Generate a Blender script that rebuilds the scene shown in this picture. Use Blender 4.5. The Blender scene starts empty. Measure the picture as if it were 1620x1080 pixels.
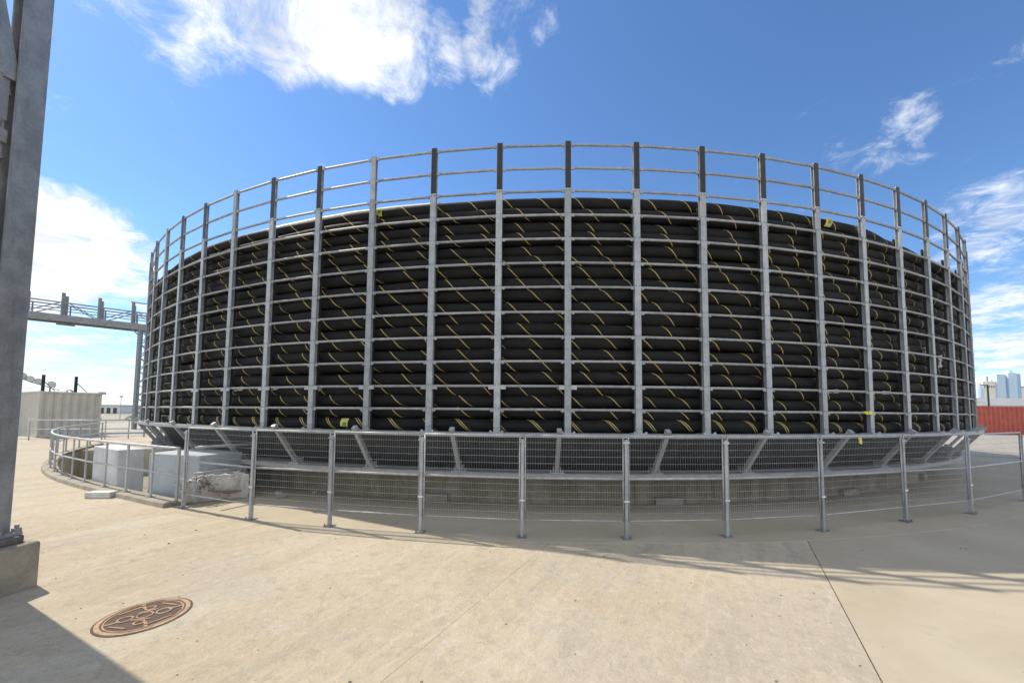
import bpy, math, random
from mathutils import Vector, Matrix, noise
from mathutils.geometry import tessellate_polygon

random.seed(7)
S = bpy.context.scene
COL = S.collection
R = math.radians
PI = math.pi

# ------------------------------------------------------------------ camera
EYE = 1.65
PITCH, ROLL = 0.0579, -0.0091
cam_d = bpy.data.cameras.new('camera')
cam = bpy.data.objects.new('camera', cam_d)
COL.objects.link(cam)
cam_d.sensor_fit = 'HORIZONTAL'
cam_d.sensor_width = 36.0
cam_d.lens = 597.13 / 1620 * 36
cam_d.shift_y = 77.17 / 1620
cam_d.clip_start = 0.05
cam_d.clip_end = 20000
fwd = Vector((0, math.cos(PITCH), math.sin(PITCH)))
up0 = Vector((0, -math.sin(PITCH), math.cos(PITCH)))
rt0 = Vector((1, 0, 0))
c_, s_ = math.cos(ROLL), math.sin(ROLL)
rt = rt0 * c_ - up0 * s_
up = rt0 * s_ + up0 * c_
M = Matrix((rt, up, -fwd)).transposed().to_4x4()
M.translation = (0, 0, EYE)
cam.matrix_world = M
S.camera = cam

# ------------------------------------------------------------------ light
SUN_EL = R(48.5)
SH_AZ = R(-26.0)                      # heading of the shadows on the ground, from +X
sun_dir = Vector((-math.cos(SH_AZ) * math.cos(SUN_EL), -math.sin(SH_AZ) * math.cos(SUN_EL), math.sin(SUN_EL)))
sd = bpy.data.lights.new('sun', 'SUN')
sd.energy = 3.3
sd.angle = R(0.53)
sd.color = (1.0, 0.89, 0.72)
sun = bpy.data.objects.new('sun', sd)
COL.objects.link(sun)
sun.rotation_euler = sun_dir.to_track_quat('Z', 'Y').to_euler()

S.view_settings.view_transform = 'Standard'
S.view_settings.look = 'None'
S.view_settings.gamma = 1.0
S.view_settings.exposure = 0.55
S.view_settings.use_curve_mapping = False


# node helper
class NT:
    def __init__(self, tree):
        self.t = tree
        self.t.nodes.clear()

    def n(self, typ, ins=None, **kw):
        nd = self.t.nodes.new(typ)
        for k, v in kw.items():
            setattr(nd, k, v)
        if ins:
            for k, v in ins.items():
                self.put(nd.inputs[k], v)
        return nd

    def put(self, sock, v):
        if isinstance(v, bpy.types.NodeSocket):
            self.t.links.new(v, sock)
        elif isinstance(v, bpy.types.Node):
            self.t.links.new(v.outputs[0], sock)
        else:
            sock.default_value = v

    def m(self, op, a, b=0.0, c=None):
        nd = self.n('ShaderNodeMath', operation=op)
        self.put(nd.inputs[0], a)
        self.put(nd.inputs[1], b)
        if c is not None:
            self.put(nd.inputs[2], c)
        return nd.outputs[0]

    def v(self, op, a, b=None):
        nd = self.n('ShaderNodeVectorMath', operation=op)
        self.put(nd.inputs[0], a)
        if b is not None:
            self.put(nd.inputs[1], b)
        return nd.outputs['Value'] if op in ('DOT_PRODUCT', 'LENGTH') else nd.outputs[0]

    def mr(self, x, a, b, c=0.0, d=1.0, typ='SMOOTHSTEP'):
        nd = self.n('ShaderNodeMapRange', interpolation_type=typ)
        for i, q in enumerate((x, a, b, c, d)):
            self.put(nd.inputs[i], q)
        return nd.outputs[0]

    def mix(self, f, a, b, blend='MIX'):
        nd = self.n('ShaderNodeMix', data_type='RGBA', blend_type=blend)
        self.put(nd.inputs[0], f)
        self.put(nd.inputs[6], a)
        self.put(nd.inputs[7], b)
        return nd.outputs[2]

    def noise(self, vec, scale, detail=4, rough=.55, dist=0.0):
        nd = self.n('ShaderNodeTexNoise', {'Vector': vec, 'Scale': scale, 'Detail': detail, 'Roughness': rough, 'Distortion': dist})
        return nd.outputs[0]


# world: physical sky with broken cloud
W = bpy.data.worlds.new('World')
S.world = W
W.use_nodes = True
nt = NT(W.node_tree)
sky = nt.n('ShaderNodeTexSky', sky_type='NISHITA', sun_disc=False)
sky.sun_elevation = SUN_EL
sky.sun_rotation = math.atan2(sun_dir.x, sun_dir.y)
sky.altitude = 0
sky.air_density = 1.0
sky.dust_density = 0.15
sky.ozone_density = 2.0
tc = nt.n('ShaderNodeTexCoord')
d = tc.outputs['Generated']
sep = nt.n('ShaderNodeSeparateXYZ', {0: d})
dz = nt.m('MAXIMUM', sep.outputs[2], 0.0)
k = nt.m('ADD', dz, 0.16)
px = nt.m('DIVIDE', sep.outputs[0], k)
py = nt.m('DIVIDE', sep.outputs[1], k)
pv = nt.n('ShaderNodeCombineXYZ', {0: px, 1: py, 2: 0.0}).outputs[0]
n_big = nt.noise(pv, 2.1, 10, .62, .35)
n_fine = nt.noise(pv, 7.5, 10, .68, .5)
nn = nt.m('ADD', nt.m('MULTIPLY', n_big, .95), nt.m('MULTIPLY', n_fine, .95))
nn = nt.m('SUBTRACT', nn, .45)
blobs = [  # direction of the cloud, angular radius in degrees, weight
    ((-.545, .555, .63), 7, .32), ((-.47, .57, .675), 8, .48), ((-.40, .60, .693), 9, .52), ((-.31, .635, .71), 9.5, .54), ((-.25, .65, .72), 7, .50),
    ((-.235, .70, .675), 5, .36), ((-.15, .70, .70), 5, .24), ((-.044, .70, .712), 5, .30), ((-.03, .66, .75), 5, .26), ((.04, .67, .74), 3, .18),
    ((-.78, .565, .25), 9, .62), ((-.735, .61, .27), 7, .58), ((-.70, .66, .25), 5, .42), ((-.76, .62, .19), 8, .30), ((-.76, .64, .11), 8, .32), ((-.72, .69, .07), 8, .33), ((-.80, .6, .05), 10, .34),
    ((-.69, .70, .21), 4, .30), ((.60, .655, .455), 5, .19), ((.645, .61, .465), 4, .18), ((.775, .565, .285), 7, .27), ((.79, .57, .22), 6, .22), ((.79, .60, .13), 8, .34), ((.80, .6, .05), 10, .36)]
cov = None
for dr, rad, w in blobs:
    v = Vector(dr).normalized()
    dt = nt.v('DOT_PRODUCT', d, tuple(v))
    g = nt.mr(dt, math.cos(R(rad)), math.cos(R(rad * .25)), 0.0, w)
    cov = g if cov is None else nt.m('MAXIMUM', cov, g)
fill_cov = nt.mr(nt.noise(nt.v('ADD', pv, (7.3, 2.1, 0.0)), .55, 3), .30, .50, 0.0, .46)  # unseen cloud cover behind the camera, added as neutral fill for shaded sides
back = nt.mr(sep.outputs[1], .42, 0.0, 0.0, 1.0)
cov = nt.m('MAXIMUM', cov, nt.m('MULTIPLY', fill_cov, back))
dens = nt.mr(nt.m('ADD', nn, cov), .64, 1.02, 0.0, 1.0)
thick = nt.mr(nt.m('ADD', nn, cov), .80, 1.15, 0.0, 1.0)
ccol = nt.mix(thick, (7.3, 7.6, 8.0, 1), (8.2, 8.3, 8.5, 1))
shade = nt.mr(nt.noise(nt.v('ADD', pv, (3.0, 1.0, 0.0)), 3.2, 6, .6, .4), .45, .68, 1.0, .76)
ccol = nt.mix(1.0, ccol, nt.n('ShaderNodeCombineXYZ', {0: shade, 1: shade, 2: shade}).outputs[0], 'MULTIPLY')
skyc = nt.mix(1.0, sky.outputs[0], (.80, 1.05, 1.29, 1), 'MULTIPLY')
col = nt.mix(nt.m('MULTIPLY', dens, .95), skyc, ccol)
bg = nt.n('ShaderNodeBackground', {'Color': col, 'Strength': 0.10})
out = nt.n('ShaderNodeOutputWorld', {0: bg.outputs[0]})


# ------------------------------------------------------------------ materials
def new_mat(name):
    m = bpy.data.materials.new(name)
    m.use_nodes = True
    return m, NT(m.node_tree)


def finish(nt, color, rough=.6, metal=0.0, bump=None, bstr=.3, bdist=.01, spec=.5):
    b = nt.n('ShaderNodeBsdfPrincipled')
    nt.put(b.inputs['Base Color'], color)
    nt.put(b.inputs['Roughness'], rough)
    nt.put(b.inputs['Metallic'], metal)
    b.inputs['Specular IOR Level'].default_value = spec
    if bump is not None:
        bn = nt.n('ShaderNodeBump', {'Height': bump, 'Strength': bstr, 'Distance': bdist})
        nt.put(b.inputs['Normal'], bn.outputs[0])
    nt.n('ShaderNodeOutputMaterial', {0: b.outputs[0]})


def rgb(c):
    return (c[0], c[1], c[2], 1.0)


def mat_noise(name, c1, c2, scale=6, rough=.6, metal=0.0, bstr=.2, detail=6, spec=.5, coord='Object', c3=None, stretch=None):
    m, t = new_mat(name)
    v = t.n('ShaderNodeTexCoord').outputs[coord]
    info = t.n('ShaderNodeObjectInfo')
    v = t.v('ADD', v, t.v('MULTIPLY', info.outputs['Location'], (1.7, 1.3, 1.1)))
    if stretch:
        v = t.v('MULTIPLY', v, stretch)
    a = t.noise(v, scale, detail, .6)
    b = t.noise(v, scale * 9, 4, .6)
    f = t.mr(t.m('ADD', t.m('MULTIPLY', a, .7), t.m('MULTIPLY', b, .3)), .36, .64)
    col = t.mix(f, rgb(c1), rgb(c2))
    if c3:
        g = t.mr(t.noise(v, scale * .45, 8, .68), .56, .70)
        col = t.mix(t.m('MULTIPLY', g, .8), col, rgb(c3))
    if name.startswith(('galv', 'weathered', 'tower', 'drum')):
        stv = t.noise(t.v('MULTIPLY', v, (7.0, 7.0, .7)), 2.6, 6, .62)
        col = t.mix(t.m('MULTIPLY', t.mr(stv, .54, .70), .42), col, (c1[0] * .62, c1[1] * .58, c1[2] * .53, 1))
    vr = t.mr(info.outputs['Random'], 0.0, 1.0, .86, 1.10, 'LINEAR')
    col = t.mix(1.0, col, t.n('ShaderNodeCombineXYZ', {0: vr, 1: vr, 2: vr}).outputs[0], 'MULTIPLY')
    rr = t.mr(a, .3, .7, rough - .08, rough + .08, 'LINEAR')
    finish(t, col, rr, metal, b, bstr, .004, spec)
    return m


def mat_concrete():
    m, t = new_mat('yard_concrete')
    co = t.n('ShaderNodeTexCoord').outputs['Object']
    rot = t.n('ShaderNodeMapping', {0: co, 2: (0, 0, R(-61))}).outputs[0]
    st = t.v('MULTIPLY', rot, (.16, 1.9, 1.0))
    fine_st = t.v('MULTIPLY', rot, (2.6, 15.0, 1.0))
    a = t.noise(st, 1.1, 7, .62, .5)
    b = t.noise(co, .55, 6, .6, .3)
    c = t.noise(fine_st, 1.5, 5, .62)
    e = t.noise(co, 42, 3, .7)
    g = t.noise(co, 6.5, 7, .65, .4)
    base = t.mix(t.mr(b, .38, .64), (.44, .375, .275, 1), (.49, .43, .33, 1))
    base = t.mix(t.m('MULTIPLY', t.mr(a, .50, .68), .65), base, (.52, .475, .385, 1))
    base = t.mix(t.m('MULTIPLY', t.mr(a, .47, .30), .65), base, (.285, .265, .235, 1))
    base = t.mix(t.m('MULTIPLY', t.mr(g, .48, .68), .36), base, (.27, .245, .20, 1))
    pale = t.mr(t.noise(t.v('ADD', co, (4.0, 9.0, 0.0)), 1.7, 9, .72, .8), .58, .66)
    base = t.mix(t.m('MULTIPLY', pale, .45), base, (.57, .54, .48, 1))
    grey = t.mr(t.noise(t.v('ADD', co, (14.0, 3.0, 0.0)), .42, 6, .6, .6), .52, .62)
    base = t.mix(t.m('MULTIPLY', grey, .35), base, (.40, .375, .335, 1))
    base = t.mix(t.m('MULTIPLY', t.mr(c, .45, .75), .20), base, (.54, .49, .40, 1))
    base = t.mix(t.m('MULTIPLY', t.mr(c, .42, .22), .22), base, (.25, .225, .185, 1))
    mot = t.noise(t.v('ADD', co, (2.0, 5.0, 0.0)), 15, 6, .7, .6)
    base = t.mix(t.m('MULTIPLY', t.mr(mot, .52, .68), .26), base, (.25, .225, .18, 1))
    base = t.mix(t.m('MULTIPLY', t.mr(mot, .46, .34), .35), base, (.58, .53, .43, 1))
    swp = t.v('ADD', rot, t.v('MULTIPLY', t.n('ShaderNodeTexNoise', {'Vector': co, 'Scale': .5, 'Detail': 2.0}).outputs[1], (0.0, .9, 0.0)))
    strk = t.mr(t.noise(t.v('MULTIPLY', swp, (.25, 8.5, 1.0)), 1.0, 5, .55), .58, .68)
    base = t.mix(t.m('MULTIPLY', strk, .24), base, (.57, .53, .45, 1))
    spk = t.mr(e, .60, .70)
    base = t.mix(t.m('MULTIPLY', spk, .32), base, (.17, .15, .12, 1))
    base = t.mix(t.m('MULTIPLY', t.mr(e, .42, .32), .35), base, (.60, .56, .47, 1))
    h = t.m('ADD', t.m('MULTIPLY', t.m('ADD', t.m('MULTIPLY', c, .4), mot), .6), t.m('ADD', t.m('MULTIPLY', e, .25), t.m('MULTIPLY', g, .7)))
    finish(t, base, .9, 0, h, .8, .018, .25)
    return m


def mat_concrete_smooth():
    m, t = new_mat('smooth_concrete')
    co = t.n('ShaderNodeTexCoord').outputs['Object']
    b = t.noise(co, .7, 7, .62, .4)
    g = t.noise(co, 4.5, 7, .65, .5)
    e = t.noise(co, 60, 3, .7)
    base = t.mix(t.mr(b, .36, .66), (.41, .36, .275, 1), (.465, .415, .325, 1))
    base = t.mix(t.m('MULTIPLY', t.mr(g, .50, .74), .30), base, (.33, .30, .25, 1))
    base = t.mix(t.m('MULTIPLY', t.mr(e, .68, .74), .22), base, (.2, .18, .15, 1))
    finish(t, base, .8, 0, t.m('ADD', g, t.m('MULTIPLY', e, .3)), .25, .006, .3)
    return m


def mat_cable(name, double):
    m, t = new_mat(name)
    uv = t.n('ShaderNodeUVMap').outputs[0]
    sp = t.n('ShaderNodeSeparateXYZ', {0: uv})
    wob = t.noise(t.v('MULTIPLY', uv, (.35, 0.0, 0.0)), 1.0, 2)
    u = t.m('ADD', sp.outputs[0], t.m('MULTIPLY', wob, .4))
    s = t.m('FRACT', t.m('ADD', u, sp.outputs[1]))
    co = t.n('ShaderNodeTexCoord').outputs['Object']
    wear = t.noise(co, 9, 5, .65)
    edge = .036
    k = t.m('MULTIPLY', t.m('GREATER_THAN', s, .004), t.m('LESS_THAN', s, edge))
    if double:
        k2 = t.m('MULTIPLY', t.m('GREATER_THAN', s, .075), t.m('LESS_THAN', s, .107))
        k = t.m('MAXIMUM', k, k2)
    yel = t.mix(t.mr(wear, .40, .66), (.58, .45, .10, 1), (.50, .44, .24, 1))
    dust = t.noise(t.v('MULTIPLY', co, (1.0, 1.0, 2.0)), 2.2, 8, .68)
    weave = t.n('ShaderNodeTexWave', {'Vector': t.n('ShaderNodeCombineXYZ', {0: t.m('ADD', t.m('MULTIPLY', sp.outputs[0], 7.0), t.m('MULTIPLY', sp.outputs[1], 7.0)), 1: 0.0, 2: 0.0}).outputs[0], 'Scale': 1.0, 'Distortion': .6, 'Detail': 2.0}, wave_type='BANDS', bands_direction='X')
    blk = t.mix(t.mr(dust, .42, .70), (.008, .0078, .0085, 1), (.022, .021, .021, 1))
    blk = t.mix(t.m('MULTIPLY', weave.outputs[1], .35), blk, (.013, .0125, .013, 1))
    col = t.mix(k, blk, yel)
    finish(t, col, t.mr(dust, .3, .7, .62, .82, 'LINEAR'), 0, weave.outputs[1], .15, .012, .3)
    return m


def mat_stained_wall():
    m, t = new_mat('stained_concrete')
    co = t.n('ShaderNodeTexCoord').outputs['Object']
    a = t.noise(t.v('MULTIPLY', co, (1.0, 1.0, .35)), 2.2, 7, .65, .4)
    b = t.noise(co, 9, 6, .65)
    base = t.mix(t.mr(a, .38, .62), (.27, .225, .165, 1), (.36, .315, .25, 1))
    base = t.mix(t.m('MULTIPLY', t.mr(b, .5, .7), .5), base, (.17, .145, .11, 1))
    base = t.mix(t.m('MULTIPLY', t.mr(t.noise(t.v('MULTIPLY', co, (1.0, 1.0, .12)), 4.5, 6, .6), .55, .7), .55), base, (.12, .11, .085, 1))
    finish(t, base, .9, 0, b, .4, .01, .2)
    return m


MT = {}
MT['concrete'] = mat_concrete()
MT['smooth'] = mat_concrete_smooth()
MT['cable'] = mat_cable('black_cable_yellow_stripe', False)
MT['cable2'] = mat_cable('black_cable_double_stripe', True)
MT['stained'] = mat_stained_wall()
MT['galv'] = mat_noise('galvanised_steel', (.33, .352, .375), (.465, .485, .505), 7, .48, .25, .12, c3=(.42, .44, .455))
MT['galv2'] = mat_noise('galvanised_tube', (.36, .375, .39), (.50, .515, .53), 9, .46, .25, .1)
MT['galvr'] = mat_noise('galvanised_cage_rail', (.29, .30, .315), (.42, .43, .445), 9, .5, .2, .1)
MT['galvd'] = mat_noise('weathered_steel', (.20, .21, .215), (.30, .31, .315), 6, .55, .2, .15, c3=(.36, .36, .35))
MT['dark'] = mat_noise('dark_primed_steel', (.016, .017, .019), (.034, .036, .039), 8, .5, .1, .1)
MT['liner'] = mat_noise('black_liner', (.012, .012, .012), (.024, .023, .023), 8, .7, 0, .1)
MT['drum'] = mat_noise('drum_steel', (.05, .053, .056), (.08, .084, .088), 3, .65, .0, .2, c3=(.036, .038, .04), stretch=(1, 1, .25))
MT['ledge'] = mat_noise('ledge_paint', (.36, .36, .355), (.46, .46, .45), 5, .6, 0, .2, c3=(.28, .27, .25))
MT['tower'] = mat_noise('tower_galvanised', (.22, .235, .25), (.33, .345, .36), 5, .55, .25, .2, c3=(.27, .275, .28))
MT['pedestal'] = mat_noise('pedestal_concrete', (.25, .225, .18), (.36, .33, .27), 4, .9, 0, .5, c3=(.14, .125, .10))
MT['pitwall'] = mat_noise('beige_pit_concrete', (.58, .52, .40), (.66, .60, .48), 2, .9, 0, .4, c3=(.50, .44, .33))
MT['grout'] = mat_noise('dark_grout', (.09, .085, .075), (.17, .16, .14), 9, .9, 0, .6)
MT['blockw'] = mat_noise('pale_block_concrete', (.50, .53, .56), (.64, .66, .68), 3, .85, 0, .3, c3=(.44, .46, .47))
MT['blockb'] = mat_noise('blue_grey_block', (.40, .47, .52), (.52, .58, .62), 3, .8, 0, .2, c3=(.36, .41, .45))
MT['bag'] = mat_noise('bag_fabric', (.50, .47, .43), (.64, .61, .57), 4, .9, 0, .2, c3=(.40, .36, .31))
MT['rubble'] = mat_noise('rubble', (.30, .26, .21), (.46, .42, .36), 9, .95, 0, .6, c3=(.20, .16, .12))
MT['strap'] = mat_noise('brown_strap', (.17, .085, .065), (.24, .13, .10), 8, .8)
MT['weed'] = mat_noise('dry_weed', (.13, .105, .06), (.22, .19, .11), 9, .9)
MT['rust'] = mat_noise('rusty_iron', (.30, .18, .11), (.48, .34, .23), 9, .85, .0, .6, c3=(.17, .10, .07))
MT['rustd'] = mat_noise('dark_rusty_iron', (.075, .052, .045), (.15, .10, .08), 14, .8, .2, .5)
MT['beige'] = mat_noise('beige_container_paint', (.50, .47, .41), (.57, .545, .48), 2, .6, 0, .15, c3=(.43, .40, .345))
MT['red'] = mat_noise('red_container_paint', (.42, .085, .055), (.52, .13, .085), 2, .6, 0, .15, c3=(.30, .085, .065))
MT['white'] = mat_noise('white_paint', (.68, .68, .67), (.80, .80, .79), 3, .6)
MT['cream'] = mat_noise('cream_cladding', (.80, .78, .70), (.88, .87, .80), .08, .6)
MT['ltblue'] = mat_noise('pale_blue_cladding', (.52, .68, .84), (.60, .74, .88), .08, .6)
MT['midblue'] = mat_noise('blue_cladding', (.28, .43, .62), (.34, .49, .67), .08, .6)
MT['roofgrey'] = mat_noise('grey_roof', (.28, .29, .29), (.36, .37, .36), .3, .7)
MT['window'] = mat_noise('dark_glass', (.03, .035, .04), (.05, .055, .06), 2, .15)
MT['hill'] = mat_noise('far_hill', (.10, .16, .20), (.15, .21, .25), .004, 1, 0, 0)  # bluish haze of distance put into the base colour
MT['terrain'] = mat_noise('dry_ground', (.26, .235, .18), (.37, .34, .27), .12, .95, 0, .3, c3=(.20, .21, .12))
MT['gravel'] = mat_noise('pale_gravel', (.30, .28, .235), (.47, .44, .39), 2.5, .95, 0, .8, c3=(.22, .22, .15))
MT['tag'] = mat_noise('yellow_green_tag', (.52, .55, .08), (.66, .66, .20), 12, .6)
MT['ink'] = mat_noise('grey_print', (.16, .17, .10), (.24, .24, .15), 12, .7)
MT['tape'] = mat_noise('yellow_tape', (.70, .58, .05), (.78, .70, .18), 12, .6)
MT['sheet'] = mat_noise('pale_plastic', (.46, .45, .44), (.64, .63, .61), 8, .6)
MT['lamp'] = mat_noise('lamp_glass', (.52, .53, .52), (.66, .67, .66), 8, .3)
MT['jointfill'] = mat_noise('joint_dirt', (.07, .06, .048), (.14, .12, .095), 20, .95)
MT['pebble'] = mat_noise('grit', (.10, .085, .065), (.22, .19, .15), 20, .95)
MT['green'] = mat_noise('dark_foliage', (.04, .055, .03), (.08, .09, .05), 6, .9)


# ------------------------------------------------------------------ mesh builder
class MB:
    def __init__(self):
        self.v, self.f = [], []

    def add(self, vs, fs):
        o = len(self.v)
        self.v += [tuple(p) for p in vs]
        self.f += [tuple(i + o for i in q) for q in fs]
        return self

    def box(self, x0, x1, y0, y1, z0, z1, mat=None):
        vs = [Vector(p) for p in ((x0, y0, z0), (x1, y0, z0), (x1, y1, z0), (x0, y1, z0), (x0, y0, z1), (x1, y0, z1), (x1, y1, z1), (x0, y1, z1))]
        if mat is not None:
            vs = [mat @ p for p in vs]
        return self.add(vs, [(0, 3, 2, 1), (4, 5, 6, 7), (0, 1, 5, 4), (1, 2, 6, 5), (2, 3, 7, 6), (3, 0, 4, 7)])

    def bar(self, a, b, w, h, upv=(0, 0, 1)):
        a, b = Vector(a), Vector(b)
        d = b - a
        L = d.length
        d.normalize()
        u = Vector(upv)
        if abs(d.dot(u)) > .98:
            u = Vector((1, 0, 0))
        s = d.cross(u).normalized()
        u = s.cross(d)
        m = Matrix((d, s, u)).transposed().to_4x4()
        m.translation = a
        return self.box(0, L, -w / 2, w / 2, -h / 2, h / 2, m)

    def tube(self, path, r, n=8, closed=False, caps=True):
        P = [Vector(p) for p in path]
        N = len(P)
        vs, fs = [], []
        prev = None
        for i, p in enumerate(P):
            if closed:
                t = P[(i + 1) % N] - P[i - 1]
            else:
                t = P[min(i + 1, N - 1)] - P[max(i - 1, 0)]
            t.normalize()
            if prev is None:
                u = Vector((0, 0, 1)) if abs(t.z) < .9 else Vector((1, 0, 0))
            else:
                u = prev
            u = (u - t * u.dot(t)).normalized()
            prev = u
            w = t.cross(u)
            rr = r[i] if isinstance(r, (list, tuple)) else r
            for j in range(n):
                a = 2 * PI * j / n
                vs.append(p + u * (math.cos(a) * rr) + w * (math.sin(a) * rr))
        for i in range(N if closed else N - 1):
            for j in range(n):
                a, b = i * n + j, i * n + (j + 1) % n
                c, e = ((i + 1) % N) * n + (j + 1) % n, ((i + 1) % N) * n + j
                fs.append((a, b, c, e))
        if caps and not closed:
            fs.append(tuple(reversed(range(n))))
            fs.append(tuple(range((N - 1) * n, N * n)))
        return self.add(vs, fs)

    def lathe(self, prof, a0, a1, n, closed_prof=True, cx=0, cy=0):
        """prof: list of (r, z); angles in degrees from -Y (towards the camera), + to the right"""
        full = abs(a1 - a0) >= 359.9
        m = n if full else n + 1
        vs, fs = [], []
        L = len(prof)
        for i in range(m):
            a = R(a0 + (a1 - a0) * i / n)
            for r, z in prof:
                vs.append((cx + r * math.sin(a), cy - r * math.cos(a), z))
        for i in range(n):
            i2 = (i + 1) % m
            for j in range(L if closed_prof else L - 1):
                j2 = (j + 1) % L
                fs.append((i * L + j, i2 * L + j, i2 * L + j2, i * L + j2))
        if not full and closed_prof:
            fs.append(tuple(range(L)))
            fs.append(tuple(reversed(range(n * L, n * L + L))))
        return self.add(vs, fs)

    def extrude_poly(self, pts, z0, z1):
        n = len(pts)
        vs = [(p[0], p[1], z0) for p in pts] + [(p[0], p[1], z1) for p in pts]
        fs = [tuple(reversed(range(n))), tuple(range(n, 2 * n))]
        for i in range(n):
            j = (i + 1) % n
            fs.append((i, j, n + j, n + i))
        return self.add(vs, fs)

    def mesh(self, name, mat, smooth=False, bevel=0.0):
        me = bpy.data.meshes.new(name)
        me.from_pydata(self.v, [], self.f)
        me.materials.append(MT[mat])
        if smooth:
            me.shade_smooth() if hasattr(me, 'shade_smooth') else [setattr(p, 'use_smooth', True) for p in me.polygons]
        me.validate()
        me.update()
        return me

    def build(self, name, mat, parent=None, loc=(0, 0, 0), rz=0.0, smooth=False):
        return link(name, self.mesh(name, mat, smooth), parent, loc, rz)


def link(name, me, parent=None, loc=(0, 0, 0), rz=0.0):
    o = bpy.data.objects.new(name, me)
    COL.objects.link(o)
    o.location = loc
    o.rotation_euler = (0, 0, rz)
    if parent:
        o.parent = parent
    return o


def bevel(o, w=.01, seg=2):
    md = o.modifiers.new('bevel', 'BEVEL')
    md.width = w
    md.segments = seg
    md.limit_method = 'ANGLE'
    return o


def thing(name, label, cat, loc=(0, 0, 0), rz=0.0, group=None):
    o = link(name, None, None, loc, rz)
    return tag(o, label, cat, group)


def tag(o, label=None, cat=None, group=None, kind=None):
    if label: o['label'] = label
    if cat: o['category'] = cat
    if group: o['group'] = group
    if kind: o['kind'] = kind
    return o


def struct(name, mb, mat, parent=None, smooth=False):
    o = mb.build(name, mat, parent, smooth=smooth)
    if parent is None:
        o['kind'] = 'structure'
    return o


# ------------------------------------------------------------------ layout numbers
CX, CY = 1.29, 22.99          # centre of the cable carousel
RP = 17.0                     # ring of posts
NP = 95
PH0, DPH = -0.0238, 2 * PI / NP
ZD, ZTOP = 1.325, 6.11        # deck top, post tops
RAILZ = [1.695, 2.07, 2.47, 2.87, 3.27, 3.68, 4.08, 4.48, 4.88, 5.28, 5.67, 6.065]


def pol(r, deg, z=0.0):
    a = R(deg)
    return (CX + r * math.sin(a), CY - r * math.cos(a), z)


def lerp_tab(tab, x):
    if x >= tab[0][0]: return tab[0][1]
    for (a, ra), (b, rb) in zip(tab, tab[1:]):
        if b <= x <= a:
            return ra + (rb - ra) * (a - x) / (a - b)
    return tab[-1][1]


RAIL_TAB = [(-22, 17.9), (-27, 17.9), (-32, 18.0), (-37, 18.2), (-42, 18.45), (-48, 18.75), (-55, 19.15), (-61, 19.65), (-67, 20.1), (-75, 20.9)]


# ------------------------------------------------------------------ setting: ground, pit, terrain
YX0, YX1, YY0, YY1 = -46, 62, -14, 75
PIT0, PIT1 = -24.5, -66.0
pit_out, pit_in = [], []
for i in range(43):
    a = PIT0 + (PIT1 - PIT0) * i / 42
    pit_out.append(pol(lerp_tab(RAIL_TAB, a) - .14, a))
    pit_in.append(pol(16.32, a))
pit_loop = pit_out + pit_in[::-1]


def poly_with_holes(outer, holes, z):
    loops = [[Vector((p[0], p[1], 0)) for p in outer]] + [[Vector((p[0], p[1], 0)) for p in h] for h in holes]
    tris = tessellate_polygon(loops)
    flat = [(p.x, p.y, z) for lp in loops for p in lp]
    fs = []
    for t in tris:
        a, b, c = [Vector(flat[i]) for i in t]
        fs.append(tuple(t) if (b - a).cross(c - a).z > 0 else tuple(reversed(t)))
    mb = MB()
    mb.add(flat, fs)
    return mb


mb = poly_with_holes([(-9000, -300), (9000, -300), (9000, 9000), (-9000, 9000)], [[(YX0, YY0), (YX0, YY1), (YX1, YY1), (YX1, YY0)]], -.03)
struct('terrain', mb, 'terrain')
yard = tag(link('concrete_yard', None), kind='structure')
JD = Vector((math.cos(R(62.8)), math.sin(R(62.8)), 0))
JN = Vector((JD.y, -JD.x, 0))            # points right
JD2 = Vector((math.cos(R(58.8)), math.sin(R(58.8)), 0))
JN2 = Vector((JD2.y, -JD2.x, 0))
JA, JB = Vector((-.24, 3.46, 0)), Vector((3.36, 4.17, 0))


def clip(poly, p0, nrm):
    outp = []
    for i in range(len(poly)):
        a, b = Vector(poly[i]), Vector(poly[(i + 1) % len(poly)])
        da, db = (a - p0).dot(nrm), (b - p0).dot(nrm)
        if da >= 0: outp.append(a)
        if (da >= 0) != (db >= 0):
            outp.append(a + (b - a) * (da / (da - db)))
    return outp


rect = [Vector((YX0, YY0, 0)), Vector((YX1, YY0, 0)), Vector((YX1, YY1, 0)), Vector((YX0, YY1, 0))]
G = .004
laneL = clip(rect, JA - JN * .0012, -JN)
poly_with_holes([tuple(p) for p in laneL], [[p[:2] for p in pit_loop]], 0).build('slab', 'concrete', yard)
laneM = clip(clip(rect, JA + JN * .0012, JN), JB - JN2 * G, -JN2)
MB().add([tuple(p) for p in laneM], [tuple(range(len(laneM)))]).build('slab', 'concrete', yard)
laneR = clip(rect, JB + JN2 * G, JN2)
MB().add([tuple(p) for p in laneR], [tuple(range(len(laneR)))]).build('slab', 'smooth', yard)
mbj = MB()
for J, jd, jn, g in ((JA, JD, JN, .003), (JB, JD2, JN2, .0065)):
    a, b = J - jd * 12, J + jd * 14
    dn = Vector((0, 0, -.004 if J is JA else -.006))
    mbj.add([a - jn * g + dn, a + jn * g + dn, b + jn * g + dn, b - jn * g + dn], [(0, 1, 2, 3)])
mbj.build('joint_filler', 'jointfill', yard)
# apron ring under the carousel
mb = MB()
mb.lathe([(15.9, .004), (18.10, .004), (18.102, -.002)], -21.6, 130, 220, False, CX, CY)
struct('apron', mb, 'smooth')

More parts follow.
